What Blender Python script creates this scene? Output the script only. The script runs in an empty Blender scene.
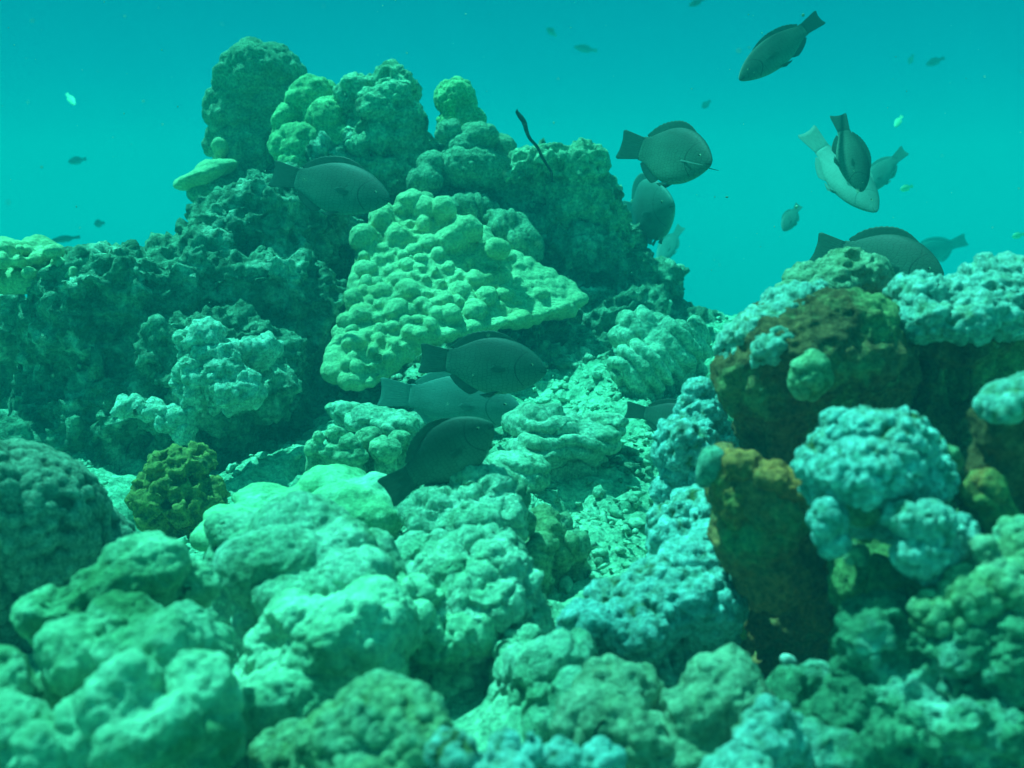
import bpy, bmesh, math, random
import numpy as np
from mathutils import Vector, Matrix
R = math.radians
scn = bpy.context.scene
COL = scn.collection

# ------------------------------------------------------------------ camera
F = 1100.0
PITCH = R(10)
CAM = np.array([0.0, 0.0, 1.5])
FWD = np.array([0.0, math.cos(PITCH), -math.sin(PITCH)])
UP = np.array([0.0, math.sin(PITCH), math.cos(PITCH)])
RIGHT = np.array([1.0, 0.0, 0.0])
cd = bpy.data.cameras.new('camera'); cam = bpy.data.objects.new('camera', cd); COL.objects.link(cam)
cam.location = CAM; cam.rotation_euler = (R(90) - PITCH, 0, 0)
cd.sensor_width = 36; cd.lens = 36 * F / 1024
cd.clip_start = 0.02; cd.clip_end = 500
cd.dof.use_dof = True; cd.dof.focus_distance = 2.5; cd.dof.aperture_fstop = 4.6
scn.camera = cam

# ------------------------------------------------------------------ light
SUN_DIR = Vector((-0.36, 0.27, 0.90)).normalized()      # towards the sun
w = bpy.data.worlds.new('World'); scn.world = w; w.use_nodes = True
nt = w.node_tree; nt.nodes.clear()
wo = nt.nodes.new('ShaderNodeOutputWorld'); bg = nt.nodes.new('ShaderNodeBackground')
tc = nt.nodes.new('ShaderNodeTexCoord'); sp = nt.nodes.new('ShaderNodeSeparateXYZ')
mr = nt.nodes.new('ShaderNodeMapRange'); mr.inputs[1].default_value = -1; mr.inputs[2].default_value = 1
cr = nt.nodes.new('ShaderNodeValToRGB')
st = [(0.0, (0.0, .03, .03)), (.42, (.0, .12, .12)), (.49, (.0, .25, .26)), (.55, (.0, .155, .20)), (.60, (.0, .12, .16)), (.70, (.0, .08, .09)),
      (.86, (.0, .12, .12)), (.93, (.02, .36, .31)), (1.0, (.05, .8, .66))]
el = cr.color_ramp.elements
while len(el) < len(st): el.new(.5)
for e, (p, c) in zip(el, st): e.position = p; e.color = (*c, 1)
bg.inputs[1].default_value = 1.0
nt.links.new(tc.outputs['Generated'], sp.inputs[0]); nt.links.new(sp.outputs[2], mr.inputs[0])
nt.links.new(mr.outputs[0], cr.inputs[0]); nt.links.new(cr.outputs[0], bg.inputs[0]); nt.links.new(bg.outputs[0], wo.inputs[0])
ld = bpy.data.lights.new('sun', 'SUN'); lo = bpy.data.objects.new('sun', ld); COL.objects.link(lo)
ld.energy = 5.0; ld.angle = R(1.2); ld.color = (.24, 1.0, .76)
lo.rotation_euler = SUN_DIR.to_track_quat('Z', 'Y').to_euler(); lo.location = (-2, 0, 6)
scn.view_settings.view_transform = 'Standard'; scn.view_settings.look = 'None'
scn.view_settings.exposure = 1.03; scn.view_settings.gamma = 1.0
scn.view_settings.use_curve_mapping = False
scn.render.filter_size = 2.6
scn.cycles.use_denoising = True
scn.cycles.volume_bounces = 1
scn.cycles.max_bounces = 6; scn.cycles.diffuse_bounces = 3

# ------------------------------------------------------------------ helpers
def P(px, py, d):
    return CAM + d * (FWD + (px - 512) / F * RIGHT + (384 - py) / F * UP)

def tag(o, label=None, cat=None, group=None, kind=None):
    if label: o['label'] = label
    if cat: o['category'] = cat
    if group: o['group'] = group
    if kind: o['kind'] = kind
    return o

_rng = np.random.RandomState(5)
PERM = _rng.permutation(4096)
PR = _rng.rand(4096, 3)
GR = _rng.randn(4096, 3); GR /= np.linalg.norm(GR, axis=1)[:, None]
def _h(i, j, k):
    return PERM[(PERM[(PERM[i & 4095] + j) & 4095] + k) & 4095]
def perlin(p):
    i = np.floor(p).astype(np.int64); f = p - i
    u = f * f * f * (f * (f * 6 - 15) + 10)
    out = np.zeros(len(p))
    for dx in (0, 1):
        wx = u[:, 0] if dx else 1 - u[:, 0]
        for dy in (0, 1):
            wy = u[:, 1] if dy else 1 - u[:, 1]
            for dz in (0, 1):
                wz = u[:, 2] if dz else 1 - u[:, 2]
                g = GR[_h(i[:, 0] + dx, i[:, 1] + dy, i[:, 2] + dz)]
                out += wx * wy * wz * ((f - (dx, dy, dz)) * g).sum(1)
    return out * 1.5
def fbm(p, octv=4, gain=.5, ridged=False):
    a, s, out = 1.0, 1.0, np.zeros(len(p))
    for o in range(octv):
        n = perlin(p * s + 17.3 * o)
        out += a * ((.5 - np.abs(n)) if ridged else n)
        a *= gain; s *= 2.03
    return out
def worley(p):
    i = np.floor(p).astype(np.int64)
    f1 = np.full(len(p), 9.0); f2 = np.full(len(p), 9.0); idn = np.zeros(len(p))
    for dx in (-1, 0, 1):
        for dy in (-1, 0, 1):
            for dz in (-1, 0, 1):
                h = _h(i[:, 0] + dx, i[:, 1] + dy, i[:, 2] + dz)
                q = i + (dx, dy, dz) + PR[h]
                d = np.sqrt(((q - p) ** 2).sum(1))
                c = d < f1
                f2 = np.where(c, f1, np.minimum(f2, d)); idn = np.where(c, h, idn); f1 = np.where(c, d, f1)
    return f1, f2, idn / 4096.0

def layer_disp(P0, layers, seed):
    """displacement (m) along the normal and the last cell pattern (0..1)"""
    D = np.zeros(len(P0)); pat = np.zeros(len(P0))
    off = np.array([seed * 3.71, seed * 1.93, seed * 5.17])
    for L in layers:
        k, s, a = L[0], L[1], L[2]
        q = P0 / s + off
        if k == 'fbm': D += a * fbm(q, L[3] if len(L) > 3 else 4)
        elif k == 'ridge': D += a * (fbm(q, L[3] if len(L) > 3 else 4, ridged=True) - .6)
        elif k == 'knob':
            q = q + .25 * np.stack([perlin(q * .9 + 5), perlin(q * .9 + 9), perlin(q * .9 + 13)], 1)
            f1, f2, i = worley(q)
            t = np.sqrt(np.clip(1 - (f1 / .78) ** 2, 0, 1)) * (.55 + .6 * i)
            D += a * t; pat = t
        elif k == 'cell':
            q = q + .3 * np.stack([perlin(q + 5), perlin(q + 9), perlin(q + 13)], 1)
            f1, f2, i = worley(q)
            t = np.clip(1 - (f2 - f1) / .38, 0, 1)
            D += a * (t - .5); pat = t
        elif k == 'pit':
            f1, f2, i = worley(q)
            t = np.clip(1 - (f1 / .42) ** 2, 0, 1) * (i < L[3])
            D -= a * t
        elif k == 'lam':
            dv = np.array(L[3], float); dv /= np.linalg.norm(dv)
            t = (P0 @ dv) / s + .7 * perlin(P0 / (s * 4) + off) + .25 * perlin(P0 / (s * 1.5) + off)
            fr = t - np.floor(t)
            br = np.clip(.75 + 1.3 * perlin(P0 / (s * 2.2) + off + 7), .1, 1)
            D += a * br * (np.sqrt(np.sin(math.pi * fr).clip(0, 1)) - .4)
    return D, pat

ICO = {}
def ico(n):
    if n not in ICO:
        b = bmesh.new(); bmesh.ops.create_icosphere(b, subdivisions=n, radius=1)
        b.verts.ensure_lookup_table()
        ICO[n] = (np.array([v.co[:] for v in b.verts]), np.array([[v.index for v in f.verts] for f in b.faces])); b.free()
    return ICO[n]

def mesh_from(name, V, Fc, smooth=True):
    me = bpy.data.meshes.new(name)
    me.vertices.add(len(V)); me.vertices.foreach_set('co', np.asarray(V, np.float32).ravel())
    Fc = np.asarray(Fc); n = Fc.shape[1]
    me.loops.add(Fc.size); me.polygons.add(len(Fc))
    me.loops.foreach_set('vertex_index', Fc.ravel().astype(np.int32))
    me.polygons.foreach_set('loop_start', np.arange(0, Fc.size, n, dtype=np.int32))
    me.polygons.foreach_set('loop_total', np.full(len(Fc), n, np.int32))
    me.update(calc_edges=True)
    if smooth: me.polygons.foreach_set('use_smooth', np.ones(len(Fc), bool))
    me.validate()
    return me

def remeshed(name, ells, voxel, smooth_it):
    """ells: list of (centre, radii, rot or None) -> fused mesh"""
    Vs, Fs, o = [], [], 0
    v0, f0 = ico(3)
    for c, r, rot in ells:
        v = v0 * r
        if rot is not None: v = v @ np.array(rot).T
        Vs.append(v + c); Fs.append(f0 + o); o += len(v0)
    me = mesh_from('tmp', np.vstack(Vs), np.vstack(Fs))
    ob = bpy.data.objects.new('tmp', me); COL.objects.link(ob)
    m = ob.modifiers.new('r', 'REMESH'); m.mode = 'VOXEL'; m.voxel_size = voxel; m.adaptivity = 0
    s = ob.modifiers.new('s', 'SMOOTH'); s.iterations = smooth_it; s.factor = .5
    dg = bpy.context.evaluated_depsgraph_get()
    out = bpy.data.meshes.new_from_object(ob.evaluated_get(dg))
    bpy.data.objects.remove(ob); bpy.data.meshes.remove(me)
    out.name = name
    return out

def displace(me, layers, seed, wob=None):
    n = len(me.vertices)
    co = np.empty(n * 3, np.float32); me.vertices.foreach_get('co', co); co = co.reshape(-1, 3).astype(float)
    no = np.empty(n * 3, np.float32); me.vertices.foreach_get('normal', no); no = no.reshape(-1, 3).astype(float)
    # large shapes first, then fine detail on the new normals
    for part in (layers[:1], layers[1:]):
        if not part: continue
        D, pat = layer_disp(co, part, seed)
        co = co + no * D[:, None]
        me.vertices.foreach_set('co', co.astype(np.float32).ravel()); me.update()
        me.vertices.foreach_get('normal', nb := np.empty(n * 3, np.float32)); no = nb.reshape(-1, 3).astype(float)
        if np.any(pat):
            if 'pat' not in me.attributes: me.attributes.new('pat', 'FLOAT', 'POINT')
            me.attributes['pat'].data.foreach_set('value', pat.astype(np.float32))
    me.polygons.foreach_set('use_smooth', np.ones(len(me.polygons), bool)); me.update()
    return co

# ------------------------------------------------------------------ materials
MATS = {}
def mat(name, a, b, c=None, s=14.0, cs=5.0, ccut=.58, bump=.6, bs=90.0, vb=.0, vs=120., pat=None, patcol=None, rough=.85, cw=.10, spk=.5):
    m = bpy.data.materials.new(name); m.use_nodes = True
    n = m.node_tree; N = n.nodes; L = n.links
    bs_ = N['Principled BSDF']; bs_.inputs['Roughness'].default_value = rough
    bs_.inputs['Specular IOR Level'].default_value = .12
    t = N.new('ShaderNodeTexCoord')
    n1 = N.new('ShaderNodeTexNoise'); n1.inputs['Scale'].default_value = s; n1.inputs['Detail'].default_value = 8; n1.inputs['Roughness'].default_value = .68
    r1 = N.new('ShaderNodeValToRGB'); r1.color_ramp.elements[0].position = .38; r1.color_ramp.elements[1].position = .62
    r1.color_ramp.elements[0].color = (*b, 1); r1.color_ramp.elements[1].color = (*a, 1)
    L.new(t.outputs['Object'], n1.inputs[0]); L.new(n1.outputs['Fac'], r1.inputs[0])
    out = r1.outputs[0]
    if c:
        n2 = N.new('ShaderNodeTexNoise'); n2.inputs['Scale'].default_value = cs; n2.inputs['Detail'].default_value = 7; n2.inputs['Roughness'].default_value = .62
        r2 = N.new('ShaderNodeValToRGB'); r2.color_ramp.elements[0].position = ccut - cw / 2; r2.color_ramp.elements[1].position = ccut + cw / 2
        ad = N.new('ShaderNodeVectorMath'); ad.operation = 'ADD'; ad.inputs[1].default_value = (3.1, 7.7, 1.9)
        L.new(t.outputs['Object'], ad.inputs[0]); L.new(ad.outputs[0], n2.inputs[0]); L.new(n2.outputs['Fac'], r2.inputs[0])
        mx = N.new('ShaderNodeMix'); mx.data_type = 'RGBA'; L.new(r2.outputs[0], mx.inputs[0]); L.new(out, mx.inputs[6]); mx.inputs[7].default_value = (*c, 1)
        out = mx.outputs[2]
    if pat:
        at = N.new('ShaderNodeAttribute'); at.attribute_name = 'pat'
        ml = N.new('ShaderNodeMath'); ml.operation = 'MULTIPLY'; ml.inputs[1].default_value = pat; ml.use_clamp = True
        L.new(at.outputs['Fac'], ml.inputs[0])
        mx = N.new('ShaderNodeMix'); mx.data_type = 'RGBA'; L.new(ml.outputs[0], mx.inputs[0]); L.new(out, mx.inputs[6]); mx.inputs[7].default_value = (*patcol, 1)
        out = mx.outputs[2]
    ns = N.new('ShaderNodeTexNoise'); ns.inputs['Scale'].default_value = bs * 1.3; ns.inputs['Detail'].default_value = 4; ns.inputs['Roughness'].default_value = .75
    rs = N.new('ShaderNodeMapRange'); rs.inputs[1].default_value = .36; rs.inputs[2].default_value = .66; rs.inputs[3].default_value = 1 - spk; rs.inputs[4].default_value = 1 + spk * .55
    sc = N.new('ShaderNodeVectorMath'); sc.operation = 'SCALE'
    L.new(t.outputs['Object'], ns.inputs[0]); L.new(ns.outputs['Fac'], rs.inputs[0]); L.new(out, sc.inputs[0]); L.new(rs.outputs[0], sc.inputs['Scale']); out = sc.outputs[0]
    L.new(out, bs_.inputs['Base Color'])
    nb = N.new('ShaderNodeTexNoise'); nb.inputs['Scale'].default_value = bs; nb.inputs['Detail'].default_value = 6; nb.inputs['Roughness'].default_value = .7
    L.new(t.outputs['Object'], nb.inputs[0])
    bp = N.new('ShaderNodeBump'); bp.inputs['Strength'].default_value = bump; bp.inputs['Distance'].default_value = .03
    L.new(nb.outputs['Fac'], bp.inputs['Height'])
    if vb:
        vo = N.new('ShaderNodeTexVoronoi'); vo.inputs['Scale'].default_value = vs
        L.new(t.outputs['Object'], vo.inputs[0])
        b2 = N.new('ShaderNodeBump'); b2.inputs['Strength'].default_value = vb; b2.inputs['Distance'].default_value = .006; b2.invert = True
        L.new(vo.outputs[0], b2.inputs['Height']); L.new(bp.outputs[0], b2.inputs['Normal']); L.new(b2.outputs[0], bs_.inputs['Normal'])
    else:
        L.new(bp.outputs[0], bs_.inputs['Normal'])
    MATS[name] = m
    return m
mat('pale_green_coral', (.66, .90, .66), (.28, .52, .30), (.12, .26, .12), s=8, cs=7, ccut=.54, cw=.2, bump=.6, bs=90, spk=.35)
mat('white_green_coral', (.72, .92, .74), (.32, .56, .36), (.14, .30, .15), s=9, cs=6, ccut=.57, cw=.16, bump=.8, bs=70, spk=.45)
mat('smooth_green_coral', (.36, .58, .34), (.20, .38, .20), (.50, .68, .50), s=9, cs=4, bump=.3, bs=90, spk=.3)
mat('mustard_coral', (.60, .68, .40), (.40, .50, .28), (.48, .54, .28), s=10, cs=6, ccut=.6, bump=.5, bs=100, spk=.35)
mat('algae_rock', (.30, .50, .34), (.09, .19, .12), (.60, .78, .58), s=11, cs=9, ccut=.58, bump=1., bs=45)
mat('grey_green_coral', (.40, .58, .38), (.18, .32, .20), (.30, .42, .28), s=18, cs=6, ccut=.62, bump=.8, bs=90, vb=.5, vs=60)
mat('pitted_coral', (.56, .74, .48), (.18, .34, .20), (.10, .13, .07), s=14, cs=7, ccut=.60, bump=.7, bs=70)
mat('lime_coral', (.42, .62, .30), (.22, .38, .18), (.20, .50, .16), s=11, cs=6, ccut=.62, bump=.4, bs=80)
mat('pale_patch_coral', (.78, .95, .80), (.44, .64, .46), s=30, bump=.8, bs=80)
mat('yellow_coral', (.20, .20, .06), (.08, .12, .05), s=30, bump=.5, bs=120, pat=.6, patcol=(.55, .42, .12))
mat('dark_mound_coral', (.09, .14, .09), (.04, .07, .05), s=20, bump=.5, bs=120, pat=.9, patcol=(.34, .42, .32))
mat('blue_knob_coral', (.30, .64, .58), (.18, .38, .28), (.20, .25, .09), s=16, cs=9, ccut=.56, bump=.8, bs=110, pat=.95, patcol=(.62, .98, .98))
mat('olive_knob_coral', (.26, .34, .14), (.14, .20, .08), (.24, .40, .30), s=12, cs=6, ccut=.55, bump=.6, bs=110, pat=.6, patcol=(.52, .66, .42))
mat('sponge_body', (.66, .22, .09), (.36, .17, .07), (.24, .32, .14), s=9, cs=6, ccut=.57, bump=.6, bs=80)
mat('brown_rock', (.36, .16, .07), (.12, .07, .035), (.32, .34, .15), s=12, cs=7, ccut=.56, bump=.7, bs=80)
mat('blue_crust', (.36, .60, .50), (.22, .38, .26), (.26, .32, .14), s=20, cs=9, ccut=.56, bump=.8, bs=90, pat=.8, patcol=(.66, .93, .90))
mat('orange_sponge', (.70, .18, .05), (.40, .15, .05), (.22, .26, .09), s=8, cs=5, ccut=.50, bump=.4, bs=90)
mat('cream_crust', (.55, .62, .44), (.26, .34, .20), (.50, .12, .05), s=14, cs=8, ccut=.67, bump=.7, bs=80)
mat('green_wall', (.26, .46, .28), (.10, .24, .14), (.62, .84, .72), s=10, cs=6, ccut=.52, bump=.8, bs=70)
mat('bed', (.56, .82, .58), (.28, .50, .33), (.12, .26, .16), s=14, cs=3.2, ccut=.62, bump=.8, bs=50, cw=.16)
mat('rubble', (.62, .84, .62), (.30, .50, .34), (.12, .22, .14), s=10, cs=3.0, ccut=.60, bump=.6, bs=60)
mat('ridged_coral', (.56, .70, .54), (.28, .42, .28), s=16, bump=.5, bs=90)
mat('whip', (.03, .05, .04), (.02, .03, .03), s=20)
mat('shell', (.85, .9, .85), (.5, .5, .45), s=60, bump=.2)

# ------------------------------------------------------------------ sea bed
CTRL = [(-100,800,.95),(100,800,1.0),(400,800,1.15),(600,800,1.15),(900,800,1.1),(1100,800,1.0),
 (20,700,1.3),(200,700,1.4),(400,700,1.45),(470,690,1.55),(560,690,1.30),(700,720,1.4),(760,640,1.9),(900,700,1.5),(1100,700,1.4),
 (560,620,1.55),(420,620,1.65),(100,560,1.9),(250,560,1.9),(-100,560,2.0),(0,480,2.6),(100,500,2.5),(200,520,2.3),(300,480,2.55),(400,480,2.3),
 (500,500,2.0),(600,500,2.15),(640,560,1.85),(560,430,2.6),(640,420,2.7),(700,480,2.3),(600,360,3.2),(650,350,3.4),(690,310,4.0),(715,330,4.2),
 (540,340,3.4),(820,500,2.1),(950,420,2.3),(850,330,3.2),(1050,400,2.4),(400,420,2.9),(250,430,3.0),(100,420,3.0),(300,300,4.2),(450,300,4.0),(150,350,3.8)]
CP = np.array([P(*c) for c in CTRL])
FARP = np.array([(x, y, z) for x in (-24, -12, -6, -3, 3, 6, 12, 24) for y, z in ((8.5, -2.2), (13, -5.2), (26, -6.0), (34, -6.2))]
  + [(x, 6.5, -.8) for x in (-6, -3, 0, 3, 6)] + [(x, y, .2) for x in (-12, -6, 6, 12) for y in (0, 3)] + [(x, -1., .8) for x in (-3, 0, 3)] + [(2.6, 5.2, .2), (-.3, 5.6, .4), (1.6, 6, .1)])
CP = np.vstack([CP, FARP])
def ground_z(x, y):
    x = np.atleast_1d(x).astype(float); y = np.atleast_1d(y).astype(float)
    out = np.empty(len(x))
    for s in range(0, len(x), 20000):
        X = x[s:s+20000, None]; Y = y[s:s+20000, None]
        d2 = (X - CP[:, 0]) ** 2 + (Y - CP[:, 1]) ** 2
        W = 1 / (d2 + .012 + .02 * np.maximum(0, Y - 3)) ** 2
        out[s:s+20000] = (W * CP[:, 2]).sum(1) / W.sum(1)
    return out
BED_L = [('fbm', .35, .05, 3), ('fbm', .12, .026, 4), ('ridge', .07, .016, 4), ('pit', .09, .030, .3), ('ridge', .03, .010, 3), ('fbm', .015, .005, 2)]
def axis(lo, hi, fine_lo, fine_hi, step, grow=1.12):
    a = list(np.arange(fine_lo, fine_hi, step)); s = step; v = fine_lo
    left = []
    while v > lo: s *= grow; v -= s; left.append(v)
    s = step; v = a[-1]
    while v < hi: s *= grow; v += s; a.append(v)
    return np.array(left[::-1] + a)
xs = axis(-30, 30, -1.7, 1.7, .0095); ys = axis(-5, 34, .75, 4.3, .0105)
X, Y = np.meshgrid(xs, ys); x, y = X.ravel(), Y.ravel()
z = ground_z(x, y)
Pz = np.stack([x, y, z], 1)
Dz, _ = layer_disp(Pz, BED_L, 2)
fade = np.clip(1.2 - np.hypot(x, y - 2) / 12, .0, 1)
V = Pz + np.stack([0 * z, -.35 * Dz * fade, Dz * fade], 1)
nx, ny = len(xs), len(ys)
idx = np.arange(nx * ny).reshape(ny, nx)
Fq = np.stack([idx[:-1, :-1], idx[:-1, 1:], idx[1:, 1:], idx[1:, :-1]], -1).reshape(-1, 4)
me = mesh_from('seabed', V, Fq); me.materials.append(MATS['bed'])
bed = bpy.data.objects.new('seabed', me); COL.objects.link(bed); bed['kind'] = 'structure'

# ------------------------------------------------------------------ water as a volume
def haze():
    me = bpy.data.meshes.new('haze'); b = bmesh.new()
    bmesh.ops.create_cube(b, size=1)
    for v in b.verts:
        v.co = Vector((v.co.x * 62, 14.5 + v.co.y * 42, v.co.z * 11.0 - 2.6))
    b.to_mesh(me); b.free()
    o = bpy.data.objects.new('haze', me); COL.objects.link(o); o['kind'] = 'stuff'
    m = bpy.data.materials.new('haze'); m.use_nodes = True; N = m.node_tree.nodes; N.clear()
    ou = N.new('ShaderNodeOutputMaterial'); v = N.new('ShaderNodeVolumePrincipled')
    v.inputs['Density'].default_value = .39
    v.inputs['Color'].default_value = (.003, .058, .074, 1)
    v.inputs['Absorption Color'].default_value = (0.14, .86, .87, 1)
    v.inputs['Anisotropy'].default_value = 0
    m.node_tree.links.new(v.outputs[0], ou.inputs['Volume'])
    me.materials.append(m)
haze()
def water_dapple_sheet():  # unseen sheet added overhead to dapple the sunlight on the reef
    me = bpy.data.meshes.new('water_dapple_sheet'); b = bmesh.new(); bmesh.ops.create_grid(b, x_segments=60, y_segments=60, size=22)
    for v in b.verts: v.co.z = .05 * math.sin(v.co.x * 1.3 + v.co.y * .6) + .04 * math.sin(v.co.y * 1.9 - v.co.x * .7)
    b.to_mesh(me); b.free()
    o = bpy.data.objects.new('water_dapple_sheet', me); COL.objects.link(o); o.location = (0, 0, 6.2); o['kind'] = 'structure'
    m = bpy.data.materials.new('water_dapple_sheet'); m.use_nodes = True; N = m.node_tree.nodes; L = m.node_tree.links; N.clear()
    ou = N.new('ShaderNodeOutputMaterial'); tr = N.new('ShaderNodeBsdfTransparent'); t = N.new('ShaderNodeTexCoord')
    n1 = N.new('ShaderNodeTexNoise'); n1.inputs['Scale'].default_value = 3.4; n1.inputs['Detail'].default_value = 3; n1.inputs['Distortion'].default_value = 1.2
    v1 = N.new('ShaderNodeTexVoronoi'); v1.feature = 'DISTANCE_TO_EDGE'; v1.inputs['Scale'].default_value = 3.2
    n2 = N.new('ShaderNodeTexNoise'); n2.inputs['Scale'].default_value = 2.0
    av = N.new('ShaderNodeVectorMath'); av.operation = 'ADD'
    of = N.new('ShaderNodeVectorMath'); of.operation = 'ADD'; of.inputs[1].default_value = (3.9, 6.4, 0); L.new(t.outputs['Object'], of.inputs[0])
    L.new(of.outputs[0], n1.inputs[0]); L.new(of.outputs[0], n2.inputs[0]); L.new(of.outputs[0], av.inputs[0]); L.new(n2.outputs['Color'], av.inputs[1]); L.new(av.outputs[0], v1.inputs[0])
    a = N.new('ShaderNodeMapRange'); a.inputs[1].default_value = .38; a.inputs[2].default_value = .62; a.inputs[3].default_value = .72; a.inputs[4].default_value = 1.0
    e = N.new('ShaderNodeMapRange'); e.inputs[1].default_value = .0; e.inputs[2].default_value = .16; e.inputs[3].default_value = 1.35; e.inputs[4].default_value = .85
    L.new(n1.outputs['Fac'], a.inputs[0]); L.new(v1.outputs['Distance'], e.inputs[0])
    mu = N.new('ShaderNodeMath'); mu.operation = 'MULTIPLY'; mu.use_clamp = True; L.new(a.outputs[0], mu.inputs[0]); L.new(e.outputs[0], mu.inputs[1])  # soft patches times bright net, painted in place of rippled sunlight
    L.new(mu.outputs[0], tr.inputs[0]); L.new(tr.outputs[0], ou.inputs[0]); me.materials.append(m)
water_dapple_sheet()

# ------------------------------------------------------------------ corals and rocks
def make_mesh(name, blobs, layers, voxpx=2.6, smooth_it=3, base=False, seed=1, extra=()):
    ells = []; ds = []
    for b in blobs:
        px, py, d, rx, ry = b[:5]; rd = b[5] if len(b) > 5 else (rx + ry) / 2
        rot = b[6] if len(b) > 6 else 0
        ds.append(d); c = P(px, py, d)
        M = None
        if rot:   # turn in the picture plane
            M = Matrix.Rotation(R(rot), 3, 'Y')
        ells.append((c, np.array([rx, rd, ry]) * d / F, M))
    if base:
        low = min(e[0][2] for e in ells); cx = np.mean([e[0][0] for e in ells]); cy = np.mean([e[0][1] for e in ells])
        gz = float(ground_z(cx, cy)[0]) - .05
        for c, r, M in list(ells):
            g = float(ground_z(c[0], c[1])[0]) - .06
            if c[2] - g > r[2] * .5:
                h = (c[2] - g) / 2
                ells.append((np.array([c[0], c[1] + r[1] * .15, g + h]), np.array([r[0] * .72, r[1] * .72, h + .02]), None))
    ells += list(extra)
    d = float(np.mean(ds))
    me = remeshed(name, ells, voxpx * d / F, smooth_it)
    co = displace(me, layers, seed)
    return me, co

def link_mesh(name, me, co, material, parent=None, origin=None):
    if parent is None and origin is None:
        origin = np.array([co[:, 0].mean(), co[:, 1].mean(), co[:, 2].min()])
    if origin is not None:
        me.vertices.foreach_set('co', (co - origin).astype(np.float32).ravel()); me.update()
    me.materials.clear(); me.materials.append(MATS[material])
    o = bpy.data.objects.new(name, me); COL.objects.link(o)
    if parent is None: o.location = origin
    else: o.parent = parent
    return o

SEED = [10]
def coral(name, label, cat, blobs, layers, material, group=None, **kw):
    SEED[0] += 1
    me, co = make_mesh(name, blobs, layers, seed=kw.pop('seed', SEED[0]), **kw)
    o = link_mesh(name, me, co, material)
    return tag(o, label, cat, group)
def coral_parts(name, label, cat, parts, group=None):
    """parts: (part name, blobs, layers, material, kwargs[, label]) under one empty at the base"""
    built = []
    for p in parts:
        SEED[0] += 1
        me, co = make_mesh(p[0], p[1], p[2], seed=SEED[0], **p[4]); built.append((me, co))
    allc = np.vstack([c for _, c in built]); org = np.array([allc[:, 0].mean(), allc[:, 1].mean(), allc[:, 2].min()])
    r = bpy.data.objects.new(name, None); COL.objects.link(r); r.location = org; r.empty_display_size = .05
    tag(r, label, cat, group)
    for p, (me, co) in zip(parts, built):
        o = link_mesh(p[0], me, co, p[3], parent=r, origin=org)
        if len(p) > 5: o['label'] = p[5]
    return r

ROUGH = [('fbm', .22, .075, 4), ('ridge', .10, .045, 4), ('pit', .10, .045, .55), ('ridge', .045, .012, 3), ('fbm', .025, .012, 3)]
# --- the tall massif on the left
coral('reef_rock', 'large dark algae covered rock face forming the left flank of the reef', 'rock',
  [(120,325,2.95,68,76,60),(62,345,3.0,38,52,50),(190,295,3.1,95,62,70),(250,260,3.3,80,70,70),(215,370,2.85,85,60,60),(300,330,3.15,75,80,60),
   (130,420,2.85,90,55,60),(250,430,3.05,110,60,60),(310,240,3.5,60,60,60),(330,440,3.15,60,50,50),(60,420,3.0,60,60,50),(255,225,3.6,50,42,60), (5,360,3.4,45,50,50),(10,400,3.4,50,60,50),(-5,318,3.3,46,40,50),(115,478,2.75,52,26,40),(255,476,2.85,70,22,40),(40,450,2.85,50,30,40)],
  ROUGH, 'algae_rock', voxpx=3.0, base=True)
coral('reef_rock', 'dark broken rock mass behind and above the knobbly mustard coral', 'rock',
  [(430,200,3.9,80,70,60),(520,220,3.8,60,60,60),(345,200,3.8,70,70,50),(590,270,3.75,62,70,60),(400,290,3.9,110,90,60),(620,300,3.7,40,40,40),(540,300,3.75,80,60,50), (290,190,4.1,60,60,50), (655,290,3.9,26,22,30),(680,322,3.9,34,22,40),(640,312,3.8,34,28,40),(700,340,3.9,30,20,40)],
  ROUGH, 'algae_rock', voxpx=3.0, base=True)
coral('dome_coral', 'tall grey green coral dome at the very top left of the reef', 'coral',
  [(262,78,4.0,40,36),(240,112,4.0,34,30),(278,112,4.0,32,34),(250,150,4.0,34,32),(234,76,3.96,15,30,20,25),(218,104,3.98,14,16),(285,160,4.1,34,30),(222,140,4.05,16,18)],
  [('fbm', .25, .02, 3), ('knob', .028, .010), ('fbm', .06, .014, 3)], 'grey_green_coral', voxpx=2.2)
coral_parts('ledge_coral', 'yellow topped shelf coral jutting out left below the tall grey dome', 'coral',
  [('shelf', [(202,176,3.80,31,9,26,-20),(216,167,3.82,22,9,24,-8),(220,150,3.9,7,12)], [('fbm', .14, .012, 3), ('fbm', .04, .004, 3)], 'mustard_coral', dict(voxpx=1.8)),
   ('underside', [(210,190,3.84,27,15,22,-12),(226,184,3.9,20,21)], [('fbm', .1, .012, 3)], 'grey_green_coral', dict(voxpx=2.2))])
coral('lobed_coral', 'bright green lumpy coral behind the tail of the fish on the left', 'coral',
  [(312,100,3.8,25,20),(293,122,3.8,18,18),(326,118,3.75,22,20),(302,145,3.75,28,22),(336,143,3.75,24,20),(300,166,3.72,22,14),(345,168,3.8,26,18),(322,165,3.75,22,18),(312,130,3.95,38,42,20)],
  [('fbm', .09, .018, 3), ('knob', .055, .016), ('fbm', .03, .008, 3)], 'lime_coral', voxpx=2.1, smooth_it=2)
coral('column_coral', 'broad pitted coral column with rounded double top behind the fish', 'coral',
  [(362,96,3.75,24,24),(394,90,3.75,22,24),(384,110,3.7,32,26),(405,125,3.7,22,26),(376,140,3.72,36,26),(412,155,3.75,26,26),(385,172,3.75,44,26),(347,110,3.85,14,22)],
  [('fbm', .12, .028, 4), ('pit', .055, .026, .6), ('knob', .05, .010), ('fbm', .03, .012, 3)], 'pitted_coral', voxpx=2.1)
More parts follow.
